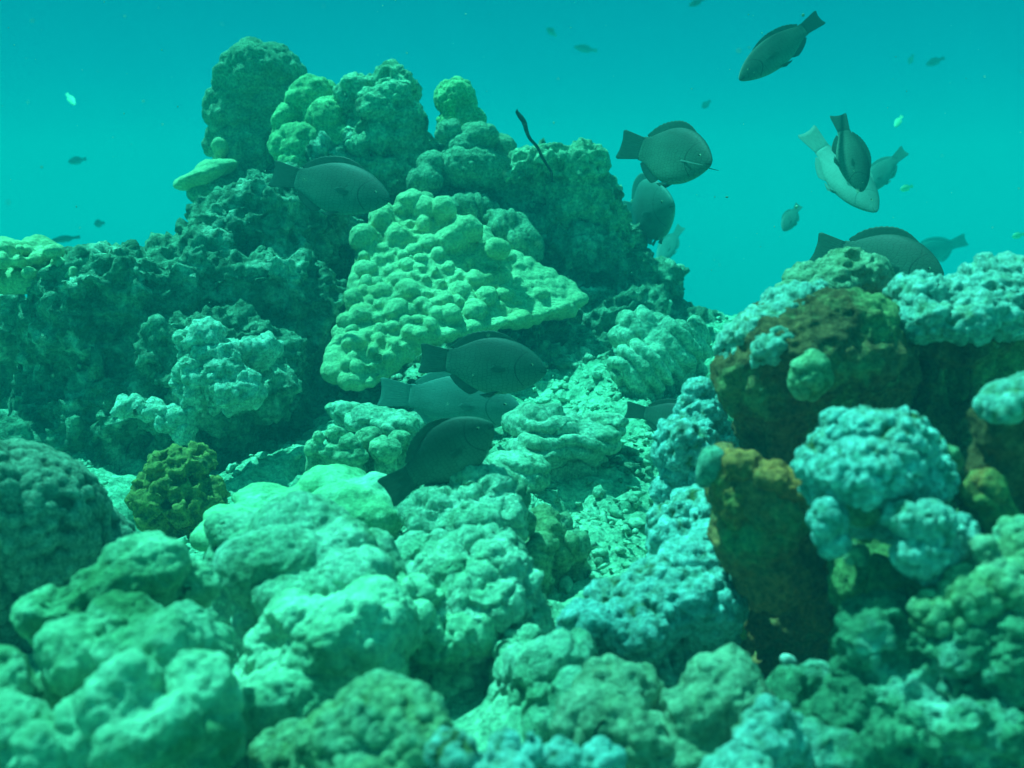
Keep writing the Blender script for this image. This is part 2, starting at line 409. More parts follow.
coral_parts('column_coral', 'narrow coral column with a pale thumb shaped top standing alone', 'coral',
  [('top_knob', [(456,100,3.7,21,23),(462,124,3.7,25,20)], [('fbm', .08, .010, 3), ('pit', .04, .010, .4), ('fbm', .02, .006, 2)], 'lime_coral', dict(voxpx=1.8)),
   ('lump', [(450,133,3.6,14,13)], [('fbm', .06, .006, 2), ('knob', .02, .006)], 'grey_green_coral', dict(voxpx=1.8)),
   ('lump', [(478,137,3.6,20,15),(462,148,3.58,17,13)], [('fbm', .06, .006, 2), ('knob', .02, .006)], 'grey_green_coral', dict(voxpx=1.8)),
   ('lump', [(432,165,3.55,15,13),(425,182,3.52,18,15)], [('fbm', .06, .006, 2), ('knob', .02, .006)], 'grey_green_coral', dict(voxpx=1.8)),
   ('lump', [(470,168,3.58,34,22),(495,172,3.62,20,20),(500,150,3.68,16,16)], [('fbm', .06, .010, 3), ('knob', .022, .008)], 'grey_green_coral', dict(voxpx=1.9)),
   ('stem', [(470,190,3.68,40,50,30),(440,190,3.66,26,34,24)], [('fbm', .08, .02, 3), ('knob', .03, .01)], 'algae_rock', dict(voxpx=2.4))])
for b, lab in (([(468,207,3.5,26,14),(448,213,3.48,16,14),(487,214,3.5,12,13)], 'small dome of finely ridged coral just above the mustard coral'),
               ([(508,230,3.42,22,20),(522,244,3.4,20,22),(500,218,3.44,16,10)], 'finely ridged dark coral dome right of the mustard coral top')):
    coral('ridged_dome', lab, 'coral', b, [('fbm', .1, .012, 3), ('lam', .028, .016, (.9, 0, .35))], 'grey_green_coral', voxpx=1.8)
coral('rough_coral', 'flat topped rough coral with dark flank beside the whip coral', 'coral',
  [(545,160,3.6,34,17),(580,165,3.6,30,20),(600,158,3.62,12,12),(525,170,3.6,24,20),(575,200,3.66,44,42,30),(602,232,3.7,30,40,30),(560,230,3.7,34,40,30), (606,196,3.66,9,8)],
  [('fbm', .12, .035, 4), ('pit', .05, .030, .6), ('ridge', .05, .018, 3), ('fbm', .025, .010, 2)], 'pitted_coral', voxpx=2.1)

# mustard lobed coral: sloping plate carrying many lobes
def in_poly(x, y, poly):
    c = False; j = len(poly) - 1
    for i in range(len(poly)):
        xi, yi = poly[i]; xj, yj = poly[j]
        if (yi > y) != (yj > y) and x < (xj - xi) * (y - yi) / (yj - yi) + xi: c = not c
        j = i
    return c
POLY = [(356,262),(372,222),(400,200),(425,192),(452,212),(478,222),(500,246),(530,262),(560,276),(582,290),(584,302),(570,314),(530,324),(480,334),(430,346),(396,372),(362,392),(338,384),(322,376),(338,330),(350,300)]
def edge_dist(x, y):
    m = 1e9
    for i in range(len(POLY)):
        a = np.array(POLY[i - 1], float); b = np.array(POLY[i], float); p = np.array([x, y])
        t = np.clip(((p - a) @ (b - a)) / ((b - a) @ (b - a)), 0, 1); m = min(m, np.linalg.norm(p - a - t * (b - a)))
    return m
def pd(px, py): return 2.78 + (390 - py) * .0031 + max(0, px - 430) * .0012
rr = random.Random(8)
plate, lobes, pts = [], [], []
for gx in range(316, 590, 11):
    for gy in range(190, 396, 9):
        if in_poly(gx, gy, POLY):
            e = edge_dist(gx, gy)
            if e > 5: plate.append((gx, gy, pd(gx, gy) + .03, min(15, e + 3), min(13, e + 3), 24))
for _ in range(6000):
    x_, y_ = rr.uniform(318, 586), rr.uniform(190, 392)
    if not in_poly(x_, y_, POLY): continue
    e = edge_dist(x_, y_)
    if e < 6 or (x_ > 420 and e < 24 - (550 - min(x_, 550)) * .09 and y_ > 262) or (y_ > 340 and e < 12): continue
    r_ = rr.choice([rr.uniform(5, 7.5), rr.uniform(6, 9), rr.uniform(9, 12.5)])
    if x_ > 520: r_ *= .7
    r_ = min(r_, e + 2)
    if all(math.hypot(x_ - a, y_ - b) > (r_ + c) * .70 for a, b, c in pts):
        pts.append((x_, y_, r_)); lobes.append((x_, y_ - 2, pd(x_, y_) - .034, r_ * rr.uniform(.85, 1.2), r_ * rr.uniform(.8, 1.1), r_ * 1.35))
lobes += [(x, y, pd(x, y) + .0, 16, 8, 20, -14) for x, y in ((572,300),(555,308),(536,314),(515,319),(492,324),(468,329),(444,334))]
lobes += [(364,238,3.2,14,13),(410,202,3.3,15,14),(468,230,3.2,15,14),(444,212,3.26,12,12),(384,222,3.24,13,14),(498,250,3.14,12,11),(352,300,3.0,11,12)]
lobes += [(382,215,3.30,14,14),(424,212,3.29,15,15),(398,238,3.2,15,14),(452,240,3.2,18,16)]
coral('knobbly_coral', 'large mustard green coral shelf covered in rounded knobs mid left', 'coral', plate + lobes, [('fbm', .12, .012, 3), ('fbm', .03, .003, 2), ('fbm', .012, .0016, 2)], 'mustard_coral', voxpx=1.4, smooth_it=4)
coral('pale_coral', 'pale rough coral crust on the dark rock face left of the mustard coral', 'coral',
  [(200,345,2.62,24,18,14),(215,370,2.58,36,24,16),(232,392,2.56,24,16,14),(250,352,2.66,26,16,14),(190,385,2.6,20,18,14),(225,405,2.6,16,10,12)],
  [('fbm', .08, .03, 4), ('pit', .04, .02, .6), ('knob', .03, .010), ('fbm', .02, .01, 3)], 'pale_patch_coral', voxpx=2.2)
coral('pale_coral', 'small pale coral strip low on the dark rock face above the yellow coral', 'coral',
  [(128,408,2.62,14,7,8,-20),(175,418,2.6,22,8,10,-25),(160,412,2.62,20,8),(183,432,2.6,10,9,10)],
  [('fbm', .06, .02, 4), ('knob', .025, .010), ('fbm', .02, .008, 2)], 'pale_patch_coral', voxpx=2.2)
# far left lime coral
lb = [(0,262,3.0,30,26,30),(38,258,3.0,26,22,24),(14,280,2.95,40,14,24),(60,268,3.1,24,18,20)]
for _ in range(46): lb.append((rr.uniform(-20, 78), 0, 2.86, rr.uniform(5, 9), 8, 12))
lb = [b if b[1] else (b[0], 242 + abs(b[0] - 10) * .18 + rr.uniform(0, 30), b[2] + rr.uniform(-.05, .1), b[3], b[3] * .9, b[5]) for b in lb]
coral('knobbly_coral', 'pale lime coral shelf with round knobs at the left edge of view', 'coral', lb, [('fbm', .1, .01, 3), ('fbm', .03, .004, 2)], 'mustard_coral', voxpx=2.0, smooth_it=1)
coral('yellow_coral', 'upright yellow brown coral with netted surface in front of dark overhang', 'coral',
  [(180,470,2.2,30,26),(176,505,2.18,38,32),(195,500,2.2,26,30),(205,520,2.18,18,16),(155,500,2.2,22,26)],
  [('fbm', .07, .03, 4), ('cell', .036, .013), ('fbm', .025, .010, 3)], 'yellow_coral', voxpx=1.9, base=True)
coral('mound_coral', 'dark rounded mound coral speckled with pale polyps at left edge', 'coral',
  [(20,540,1.55,88,98,80),(-40,540,1.5,90,105,80),(70,560,1.6,70,60,60)],
  [('fbm', .25, .02, 3), ('knob', .016, .007)], 'dark_mound_coral', voxpx=2.4, base=True)

# --- left foreground
LOB = [('fbm', .12, .020, 3), ('fbm', .045, .010, 3), ('knob', .012, .0018), ('fbm', .010, .0025, 3)]
coral('lobed_coral', 'big pale green coral of smooth piled lobes in bottom left corner', 'coral',
  [(52,616,1.18,46,32,40,20),(95,590,1.2,34,30),(140,572,1.22,46,36),(186,585,1.26,34,40),(120,625,1.12,42,30),(85,655,1.06,48,34),(145,645,1.05,50,34),(190,640,1.12,36,44),
   (125,705,.98,34,42),(150,740,.97,50,44),(85,740,1.0,40,44),(195,700,1.02,36,46),(200,750,1.0,36,40),(60,690,1.08,36,34),(170,760,1.0,70,40)],
  LOB, 'pale_green_coral', voxpx=2.6, smooth_it=2)
coral('lobed_coral', 'grey green coral lobes cut off by the bottom left frame edge', 'coral',
  [(5,680,1.05,34,38),(0,735,1.0,44,40),(35,760,.98,40,26),(-30,700,1.05,50,60)], LOB, 'pale_green_coral', voxpx=2.8)
coral('folded_coral', 'pale coral with bright folded rim right of the yellow coral in foreground', 'coral',
  [(250,540,1.42,50,22,30,20),(300,528,1.4,48,24,30),(340,545,1.38,32,30,28),(285,565,1.35,60,36,34),(345,575,1.34,38,28),(225,565,1.42,28,24),(375,565,1.42,26,30),(310,590,1.33,50,26)],
  [('fbm', .14, .026, 2), ('knob', .08, .012), ('fbm', .03, .004, 3), ('knob', .012, .0015), ('fbm', .010, .002, 2)], 'white_green_coral', voxpx=2.4, base=True)
coral('brain_coral', 'round green crusty coral below the folded coral with dark gap above', 'coral',
  [(320,640,1.22,58,42),(280,655,1.22,38,40),(370,630,1.26,40,40),(300,690,1.2,60,34),(250,700,1.22,40,34),(365,665,1.24,32,36)],
  [('fbm', .10, .022, 3), ('knob', .06, .012), ('pit', .05, .014, .2), ('knob', .012, .002), ('fbm', .010, .0035, 3)], 'pale_green_coral', voxpx=2.4, base=True)
coral('smooth_coral', 'smooth bright green boulder coral under the tail of the lowest fish', 'coral',
  [(335,485,1.95,44,24),(375,505,1.9,40,36),(310,500,1.95,30,26),(350,515,1.85,56,32)],
  [('fbm', .14, .016, 3), ('fbm', .03, .004, 3)], 'smooth_green_coral', voxpx=2.4, base=True)
coral('smooth_coral', 'low smooth green coral slab between yellow coral and folded coral', 'coral',
  [(240,522,1.8,36,13,40,10),(272,504,1.9,44,18,40,18),(220,535,1.72,26,12,34)],
  [('fbm', .14, .014, 3), ('fbm', .03, .004, 3)], 'smooth_green_coral', voxpx=2.4, base=True)
nub = [(312,448,2.2,7,8),(320,437,2.2,6,6),(336,436,2.22,9,9),(350,444,2.2,11,9),(368,440,2.25,12,10),(330,452,2.2,11,8),(350,456,2.2,18,9),(385,450,2.22,15,10),(400,440,2.3,12,9)]
coral('nubby_coral', 'small cluster of coral nubs behind the smooth green boulder coral', 'coral', nub, [('fbm', .06, .008, 3), ('knob', .02, .006)], 'pitted_coral', voxpx=1.8, base=True, smooth_it=1)
coral('bead_coral', 'rounded green bead covered coral dome at bottom left of centre', 'coral',
  [(385,725,1.0,56,42),(345,745,1.0,50,40),(415,745,.98,36,36),(300,755,1.05,50,30),(385,770,.98,70,36)],
  [('fbm', .12, .010, 3), ('knob', .0125, .006), ('fbm', .01, .002, 2)], 'olive_knob_coral', voxpx=2.2)
coral('bead_coral', 'row of small blue beaded coral knobs at bottom centre edge', 'coral',
  [(455,755,.95,26,16),(505,748,.98,16,15),(530,752,.98,10,11),(560,760,1.0,24,14),(490,768,.95,40,12), (600,762,1.0,20,14)],
  [('fbm', .05, .008, 3), ('knob', .012, .005)], 'blue_knob_coral', voxpx=2.0, base=True)
CR = [('fbm', .09, .030, 3), ('knob', .05, .014), ('pit', .05, .022, .35), ('knob', .014, .005), ('fbm', .012, .006, 3)]
coral('crusty_coral', 'rounded crusty coral head just below the lowest fish', 'coral',
  [(470,502,1.75,44,24),(440,512,1.72,32,22),(500,515,1.75,24,22),(465,525,1.7,52,24)], CR, 'white_green_coral', voxpx=2.3, base=True)
coral('crusty_coral', 'tall crusty coral pillar with pale shoulder near picture centre bottom', 'coral',
  [(430,560,1.55,36,26),(490,560,1.5,36,28),(505,590,1.45,34,36),(480,610,1.42,38,36),(460,585,1.46,30,24),(510,630,1.45,30,34)], CR, 'white_green_coral', voxpx=2.3, base=True)
coral('crusty_coral', 'small pale topped coral knob left of the crusty pillar', 'coral',
  [(408,598,1.38,22,18),(415,620,1.38,30,26),(445,640,1.38,34,26),(405,650,1.4,24,26)], CR, 'pale_green_coral', voxpx=2.3, base=True)
coral('rubble_ledge', 'pale broken coral ledge beside the dark hole at bottom centre', 'coral',
  [(545,665,1.3,42,18,26,-20),(580,690,1.28,34,22,26),(530,690,1.3,30,16),(560,715,1.25,30,20), (520,650,1.35,22,14)], CR, 'white_green_coral', voxpx=2.3, base=True)

# --- centre slope: ridged corals
for b, dv, s_, lab in (
  ([(545,425,2.3,44,14,30,5),(575,440,2.28,42,18,30),(540,450,2.25,34,16),(600,425,2.35,26,12), (520,470,2.15,26,16)], (.15, 0, 1), .030, 'flat coral of stacked wavy ridges right of the three centre fish'),
  ([(350,412,2.5,28,12,16,12),(375,418,2.45,26,10),(395,428,2.42,26,12)], (.4, 0, 1), .030, 'small ridged coral in shade under the mustard coral lip'),
  ([(640,335,2.97,26,22),(665,350,2.95,34,26),(640,368,2.85,30,22),(690,340,3.05,20,20)], (.8, .2, .6), .040, 'rounded coral mound with slanting ridges on the slope right of centre')):
    coral('ridged_coral', lab, 'coral', b, [('fbm', .12, .016, 3), ('lam', s_, s_ * .7, dv), ('fbm', .02, .005, 2)], 'ridged_coral', voxpx=1.7, base=True)
coral('slope_rock', 'rough grey rock at the foot of the reef wall below the shelf tip', 'rock',
  [(570,345,3.3,50,26,30),(620,318,3.5,44,24,30),(552,362,3.2,40,20,40)], ROUGH, 'algae_rock', voxpx=2.6, base=True)
coral('slope_rock', 'rough olive tinted rock above the crusty pillar at picture centre', 'rock',
  [(540,535,1.85,26,18,30),(560,548,1.85,22,14,30),(530,558,1.78,20,18,30)], CR, 'olive_knob_coral', voxpx=2.4, base=True)
# --- right: blue topped knob corals
KN = [('fbm', .08, .018, 4), ('knob', .014, .006), ('ridge', .025, .006, 3), ('fbm', .010, .003, 2)]
coral('knob_coral', 'blue topped coral bommie the small dark fish hides behind', 'coral',
  [(700,415,1.75,26,30,26,-30),(690,440,1.72,30,28),(672,455,1.75,18,18),(715,455,1.75,28,40)], KN, 'blue_knob_coral', voxpx=2.0, base=True)
coral('knob_coral', 'stack of small blue green coral lumps left of the orange sponge', 'coral',
  [(672,490,1.75,24,20),(695,510,1.65,30,20),(670,520,1.7,22,18),(712,480,1.7,24,22),(720,520,1.6,28,24),(690,535,1.6,34,16)], KN, 'blue_knob_coral', voxpx=2.0, base=True)
coral('knob_coral', 'long bright blue crested coral leading down from the orange sponge', 'coral',
  [(586,622,1.35,30,24),(620,605,1.38,32,24),(655,590,1.4,36,30),(690,570,1.42,34,28),(720,560,1.45,30,30),(640,625,1.35,44,30),(690,605,1.38,46,36),(600,645,1.38,28,18)], KN, 'blue_knob_coral', voxpx=2.2, base=True)
coral_parts('rock_boulder', 'big brown and pale boulder with white crusted shoulder right of centre', 'rock',
  [('boulder', [(815,350,1.5,84,46,80),(780,380,1.5,58,60,60),(850,370,1.55,62,72,60),(800,420,1.55,74,66,60),(835,320,1.5,60,32,50),(850,460,1.65,60,60,50)],
     [('fbm', .14, .022, 4), ('ridge', .07, .014, 3), ('fbm', .02, .006, 3)], 'brown_rock', dict(voxpx=2.6, base=True)),
   ('crust', [(758,328,1.5,34,20,34,-25),(795,302,1.52,36,16,34,-25),(735,352,1.5,18,22,22),(725,375,1.52,10,16,16),(775,345,1.44,24,14,20,-35)],
     [('fbm', .06, .010, 3), ('knob', .012, .006), ('ridge', .03, .008, 3), ('fbm', .012, .004, 2)], 'blue_crust', dict(voxpx=2.2)),
   ('knob_patch', [(812,378,1.36,20,22,14)], [('fbm', .05, .006, 3), ('knob', .015, .008)], 'olive_knob_coral', dict(voxpx=2.0))])
coral('crusted_rock', 'cream coloured pitted coral lump with a dark hole on top of the boulder', 'coral',
  [(850,275,1.72,38,26,34),(825,285,1.7,34,20,30),(872,290,1.72,24,24,28),(805,296,1.68,26,12,24)],
  [('fbm', .08, .014, 4), ('pit', .045, .022, .6), ('knob', .022, .006), ('fbm', .014, .004, 3)], 'cream_crust', voxpx=2.0)
coral_parts('rock_boulder', 'dark boulder with blue white crusted top running off the right edge', 'rock',
  [('boulder', [(960,350,1.62,70,64,60),(1030,350,1.58,70,80,60),(940,345,1.52,30,26,30),(985,345,1.5,36,28,30),(930,420,1.7,50,70,50),(1000,420,1.7,80,60,50),(940,480,1.75,50,50,40),(890,440,1.8,50,70,40)],
     [('fbm', .14, .024, 4), ('ridge', .07, .014, 3)], 'brown_rock', dict(voxpx=3.0, base=True)),
   ('crust', [(945,300,1.5,46,20,36,-12),(990,288,1.5,44,20,36,-15),(925,322,1.45,28,16,24),(1030,280,1.52,34,24,34),(985,310,1.47,44,20,30),(1025,312,1.47,30,18,30),(920,300,1.5,30,20,30),(955,325,1.44,22,12,20),(905,305,1.52,14,14)],
     [('fbm', .07, .020, 4), ('knob', .012, .006), ('ridge', .03, .009, 3), ('fbm', .012, .004, 2)], 'blue_crust', dict(voxpx=2.2))])
coral_parts('rock_boulder', 'brown rock with pale upper side half cut by the right edge', 'rock',
  [('boulder', [(1020,425,1.2,46,46,46),(1010,460,1.22,38,44,40)], [('fbm', .10, .014, 4), ('fbm', .02, .005, 3)], 'brown_rock', dict(voxpx=2.6, base=True)),
   ('crust', [(1004,402,1.16,26,16,26,-40),(1030,385,1.18,30,14,26,-20)], [('fbm', .06, .008, 3), ('knob', .012, .005)], 'blue_crust', dict(voxpx=2.2))])
coral_parts('vase_sponge', 'orange rimmed brown sponge leaning between boulder and blue knob coral', 'sponge',
  [('body', [(768,500,1.32,50,30,46,22),(758,530,1.34,48,50,46),(785,558,1.35,54,50,46),(825,575,1.38,44,40,40),(846,600,1.38,40,34,40),(810,540,1.34,36,30,36),(730,480,1.36,26,34,30),(800,610,1.5,52,48,40),(775,635,1.6,56,46,40),(735,620,1.6,40,46,40),(800,670,1.5,50,30,40)],
     [('fbm', .12, .020, 4), ('fbm', .04, .008, 3), ('fbm', .012, .003, 3)], 'sponge_body', dict(voxpx=2.6)),
   ('rim', [(745,466,1.31,30,15,30,20),(778,482,1.29,32,16,30,22),(812,500,1.30,28,15,28,18),(724,474,1.32,17,22,26),(734,502,1.31,18,28,22,-15)],
     [('fbm', .07, .012, 3), ('fbm', .025, .006, 3), ('fbm', .010, .003, 3)], 'orange_sponge', dict(voxpx=2.2)),
   ('pale_lip', [(708,468,1.32,12,22,18,15)], [('fbm', .05, .006, 3)], 'blue_crust', dict(voxpx=2.2))])
def kk(*b): return list(b)
coral_parts('cauliflower_coral', 'largest blue white cauliflower coral with several heads at right', 'coral',
  [('head', kk((845,445,1.2,36,26),(885,440,1.17,46,32),(865,470,1.14,54,30),(915,475,1.18,34,28),(840,480,1.2,32,26),(895,500,1.2,40,24),(812,462,1.2,15,15),(818,492,1.2,16,15),(905,437,1.18,18,16),(930,452,1.2,18,14),(868,422,1.18,20,14),(838,424,1.2,18,14),(880,520,1.18,24,16),(855,510,1.2,36,22)), [('fbm', .06, .010, 3), ('knob', .011, .006), ('ridge', .022, .006, 3), ('fbm', .008, .003, 2)], 'blue_knob_coral', dict(voxpx=1.9)),
   ('head', kk((938,468,1.22,20,26),(930,495,1.22,26,26)), [('fbm', .05, .006, 3), ('knob', .011, .006), ('ridge', .022, .006, 3)], 'olive_knob_coral', dict(voxpx=2.0)),
   ('head', kk((828,520,1.12,18,17),(832,540,1.13,14,14)), [('fbm', .04, .005, 3), ('knob', .012, .006)], 'blue_knob_coral', dict(voxpx=1.8)),
   ('head', kk((925,528,1.1,30,28),(905,520,1.1,18,20),(958,535,1.12,20,22),(925,550,1.1,30,24)), [('fbm', .05, .008, 3), ('knob', .011, .006), ('ridge', .022, .006, 3)], 'blue_crust', dict(voxpx=1.9)),
   ('head', kk((862,512,1.16,14,12),(858,555,1.16,10,9)), [('knob', .012, .006)], 'olive_knob_coral', dict(voxpx=1.8)),
   ('stalk', kk((885,530,1.28,64,50,40),(880,580,1.26,54,46,40),(925,600,1.22,60,50,40),(945,550,1.26,44,44,36)), [('fbm', .08, .014, 4), ('fbm', .02, .005, 3)], 'olive_knob_coral', dict(voxpx=2.4, base=True))])
coral('sponge_knob', 'small orange brown knob above the right hand coral heads', 'sponge',
  [(985,492,1.2,20,22),(998,515,1.2,22,20),(972,512,1.22,14,18)], [('fbm', .06, .01, 4), ('knob', .02, .006)], 'orange_sponge', voxpx=2.0)
coral('sponge_knob', 'small red and white knob beside the lower right coral head', 'sponge',
  [(987,548,1.08,14,14),(995,570,1.08,16,20)], [('fbm', .05, .008, 4), ('knob', .012, .004)], 'cream_crust', voxpx=2.0)
coral('bead_coral', 'olive green beaded coral at right edge below the brown rock', 'coral',
  [(1018,550,1.1,24,34),(1010,590,1.08,34,30),(970,600,1.08,34,28),(940,615,1.08,30,24),(1020,620,1.08,40,26)], [('fbm', .06, .01, 3), ('knob', .012, .006)], 'olive_knob_coral', voxpx=2.0, base=False)
coral('coral_wall', 'broad green wall of coral pitted with dark holes in bottom right corner', 'coral',
  [(900,640,1.12,50,50,40),(870,660,1.1,34,44,30),(960,670,1.1,90,70,50),(1020,690,1.08,70,90,50),(890,720,1.08,60,60,40),(960,750,1.05,90,60,40),(850,700,1.12,36,34,30),(1010,630,1.14,60,50,40)],
  [('fbm', .12, .022, 4), ('pit', .028, .022, .16), ('fbm', .04, .014, 4), ('knob', .014, .003), ('fbm', .012, .005, 3)], 'green_wall', voxpx=2.3, base=True)
coral('crusted_dome', 'rounded brown dome with pale crust patches at bottom right of centre', 'coral',
  [(718,692,1.12,46,42),(705,720,1.1,44,44),(745,725,1.12,36,40),(690,755,1.08,50,30)], [('fbm', .1, .014, 4), ('fbm', .03, .008, 4)], 'cream_crust', voxpx=2.2, base=True)
coral('crusted_dome', 'pale lumpy coral with reddish specks left of the brown dome', 'coral',
  [(605,685,1.15,28,28),(630,700,1.14,34,34),(600,725,1.12,34,34),(640,740,1.1,44,36),(670,735,1.12,24,28)], [('fbm', .08, .018, 4), ('knob', .02, .007), ('fbm', .015, .004, 3)], 'cream_crust', voxpx=2.2, base=True)
coral('crusted_dome', 'whitish upright coral stub at bottom edge right of the brown dome', 'coral',
  [(770,725,1.05,26,26,24,-20),(762,750,1.03,34,34),(790,745,1.06,24,34), (740,775,1.0,40,24)], [('fbm', .08, .012, 4), ('knob', .014, .005), ('fbm', .015, .004, 3)], 'blue_crust', voxpx=2.0, base=True)
coral('crusty_coral', 'low rough coral lump between the whitish stub and the green wall', 'coral',
  [(808,695,1.14,26,20),(835,720,1.1,30,26),(830,755,1.08,40,30),(800,760,1.1,30,24)], CR, 'green_wall', voxpx=2.2, base=True)

# --- whip coral and shell
def tube(name, pts, radii, material, seg=8):
    V, Fs = [], []
    pts = np.array(pts)
    for i, p in enumerate(pts):
        t = pts[min(i + 1, len(pts) - 1)] - pts[max(i - 1, 0)]; t /= np.linalg.norm(t)
        a = np.cross(t, (0, 1, 0)); a /= np.linalg.norm(a); b = np.cross(t, a)
        for k in range(seg):
            th = 2 * math.pi * k / seg; V.append(p + radii[i] * (a * math.cos(th) + b * math.sin(th)))
    for i in range(len(pts) - 1):
        for k in range(seg): Fs.append((i * seg + k, i * seg + (k + 1) % seg, (i + 1) * seg + (k + 1) % seg, (i + 1) * seg + k))
    V = np.array(V); me = mesh_from(name, V, Fs)
    return me, V
wp = [(552,182),(550,172),(546,162),(541,153),(536,147),(531,140),(528,132),(524,124),(520,117),(517,110)]
wr = [.004,.0042,.0044,.0046,.005,.005,.006,.0075,.008,.004]
# smooth resample
W = []; WR = []
for i in range(len(wp) - 1):
    for t in np.linspace(0, 1, 4, endpoint=False):
        W.append(P(wp[i][0] * (1 - t) + wp[i + 1][0] * t + 1.2 * math.sin(i * 1.9 + t * 1.9), wp[i][1] * (1 - t) + wp[i + 1][1] * t, 3.45 + .01 * math.sin(i))); WR.append(wr[i] * (1 - t) + wr[i + 1] * t)
W.append(P(517, 109, 3.45)); WR.append(.001)
me, co = tube('whip_coral', W, WR, 'whip')
tag(link_mesh('whip_coral', me, co, 'whip'), 'thin dark wavy whip coral rising above the rough coral', 'whip coral')
coral('clam_shell', 'tiny white shell lying in the dark gap at lower right', 'shell', [(789,661,1.25,9,6,6,30),(787,667,1.25,4,5,4)], [('fbm', .03, .002, 2)], 'shell', voxpx=1.0)

# --- rubble on the slope: uncountable fragments, one mesh
def rubble():
    r = np.random.RandomState(3); Vs, Fs, o = [], [], 0
    v0, f0 = ico(2)
    n = 0
    while n < 2600:
        px = r.uniform(380, 740); py = r.uniform(310, 700); d = r.uniform(1.2, 4.2)
        if r.rand() < .25: px = r.uniform(-50, 1050)
        p = P(px, py, d); x_, y_ = p[0], p[1]
        if y_ < 1.7: continue
        s = min(.022, np.exp(r.normal(math.log(.0065), .65)))
        if r.rand() < .35: rad = np.array([s * 1.7, s * .55, s * .5])
        else: rad = np.array([s, s * r.uniform(.6, 1), s * r.uniform(.35, .8)])
        M = np.array(Matrix.Rotation(r.uniform(0, 6.3), 3, 'Z') @ Matrix.Rotation(r.uniform(-.6, .6), 3, 'X') @ Matrix.Rotation(r.uniform(-.6, .6), 3, 'Y'))
        v = v0 + .6 * np.stack([perlin(v0 * 1.9 + n), perlin(v0 * 1.9 + n + 50), perlin(v0 * 1.9 + n + 90)], 1)
        v = (v * rad) @ M.T
        Vs.append(v + (x_, y_, 0)); Fs.append(f0 + o); o += len(v0); n += 1
    V = np.vstack(Vs); cen = V.reshape(n, -1, 3).mean(1)
    g = ground_z(cen[:, 0], cen[:, 1]); q = np.stack([cen[:, 0], cen[:, 1], g], 1)
    D, _ = layer_disp(q, BED_L, 2)
    V = V.reshape(n, -1, 3); V[:, :, 2] += (g + D + .006)[:, None]; V[:, :, 1] -= .35 * D[:, None]
    me = mesh_from('coral_rubble', V.reshape(-1, 3), np.vstack(Fs)); me.materials.append(MATS['rubble'])
    ob = bpy.data.objects.new('coral_rubble', me); COL.objects.link(ob); tag(ob, 'broken pale coral rubble strewn over the slope', 'rubble', kind='stuff')
rubble()
def specks():
    r_ = np.random.RandomState(9); v0, f0 = ico(1); Vs, Fs = [], []
    for i in range(420):
        p = P(r_.uniform(-100, 1120), r_.uniform(-60, 420), r_.uniform(.9, 5.5)); s_ = np.exp(r_.normal(math.log(.0011), .4))
        Vs.append(v0 * s_ * (1, .6, r_.uniform(.5, 1.4)) + p); Fs.append(f0 + i * len(v0))
    me = mesh_from('drifting_specks', np.vstack(Vs), np.vstack(Fs)); me.materials.append(MATS['rubble'])
    o = bpy.data.objects.new('drifting_specks', me); COL.objects.link(o); tag(o, 'fine pale specks drifting in the open water', 'particles', kind='stuff')
specks()

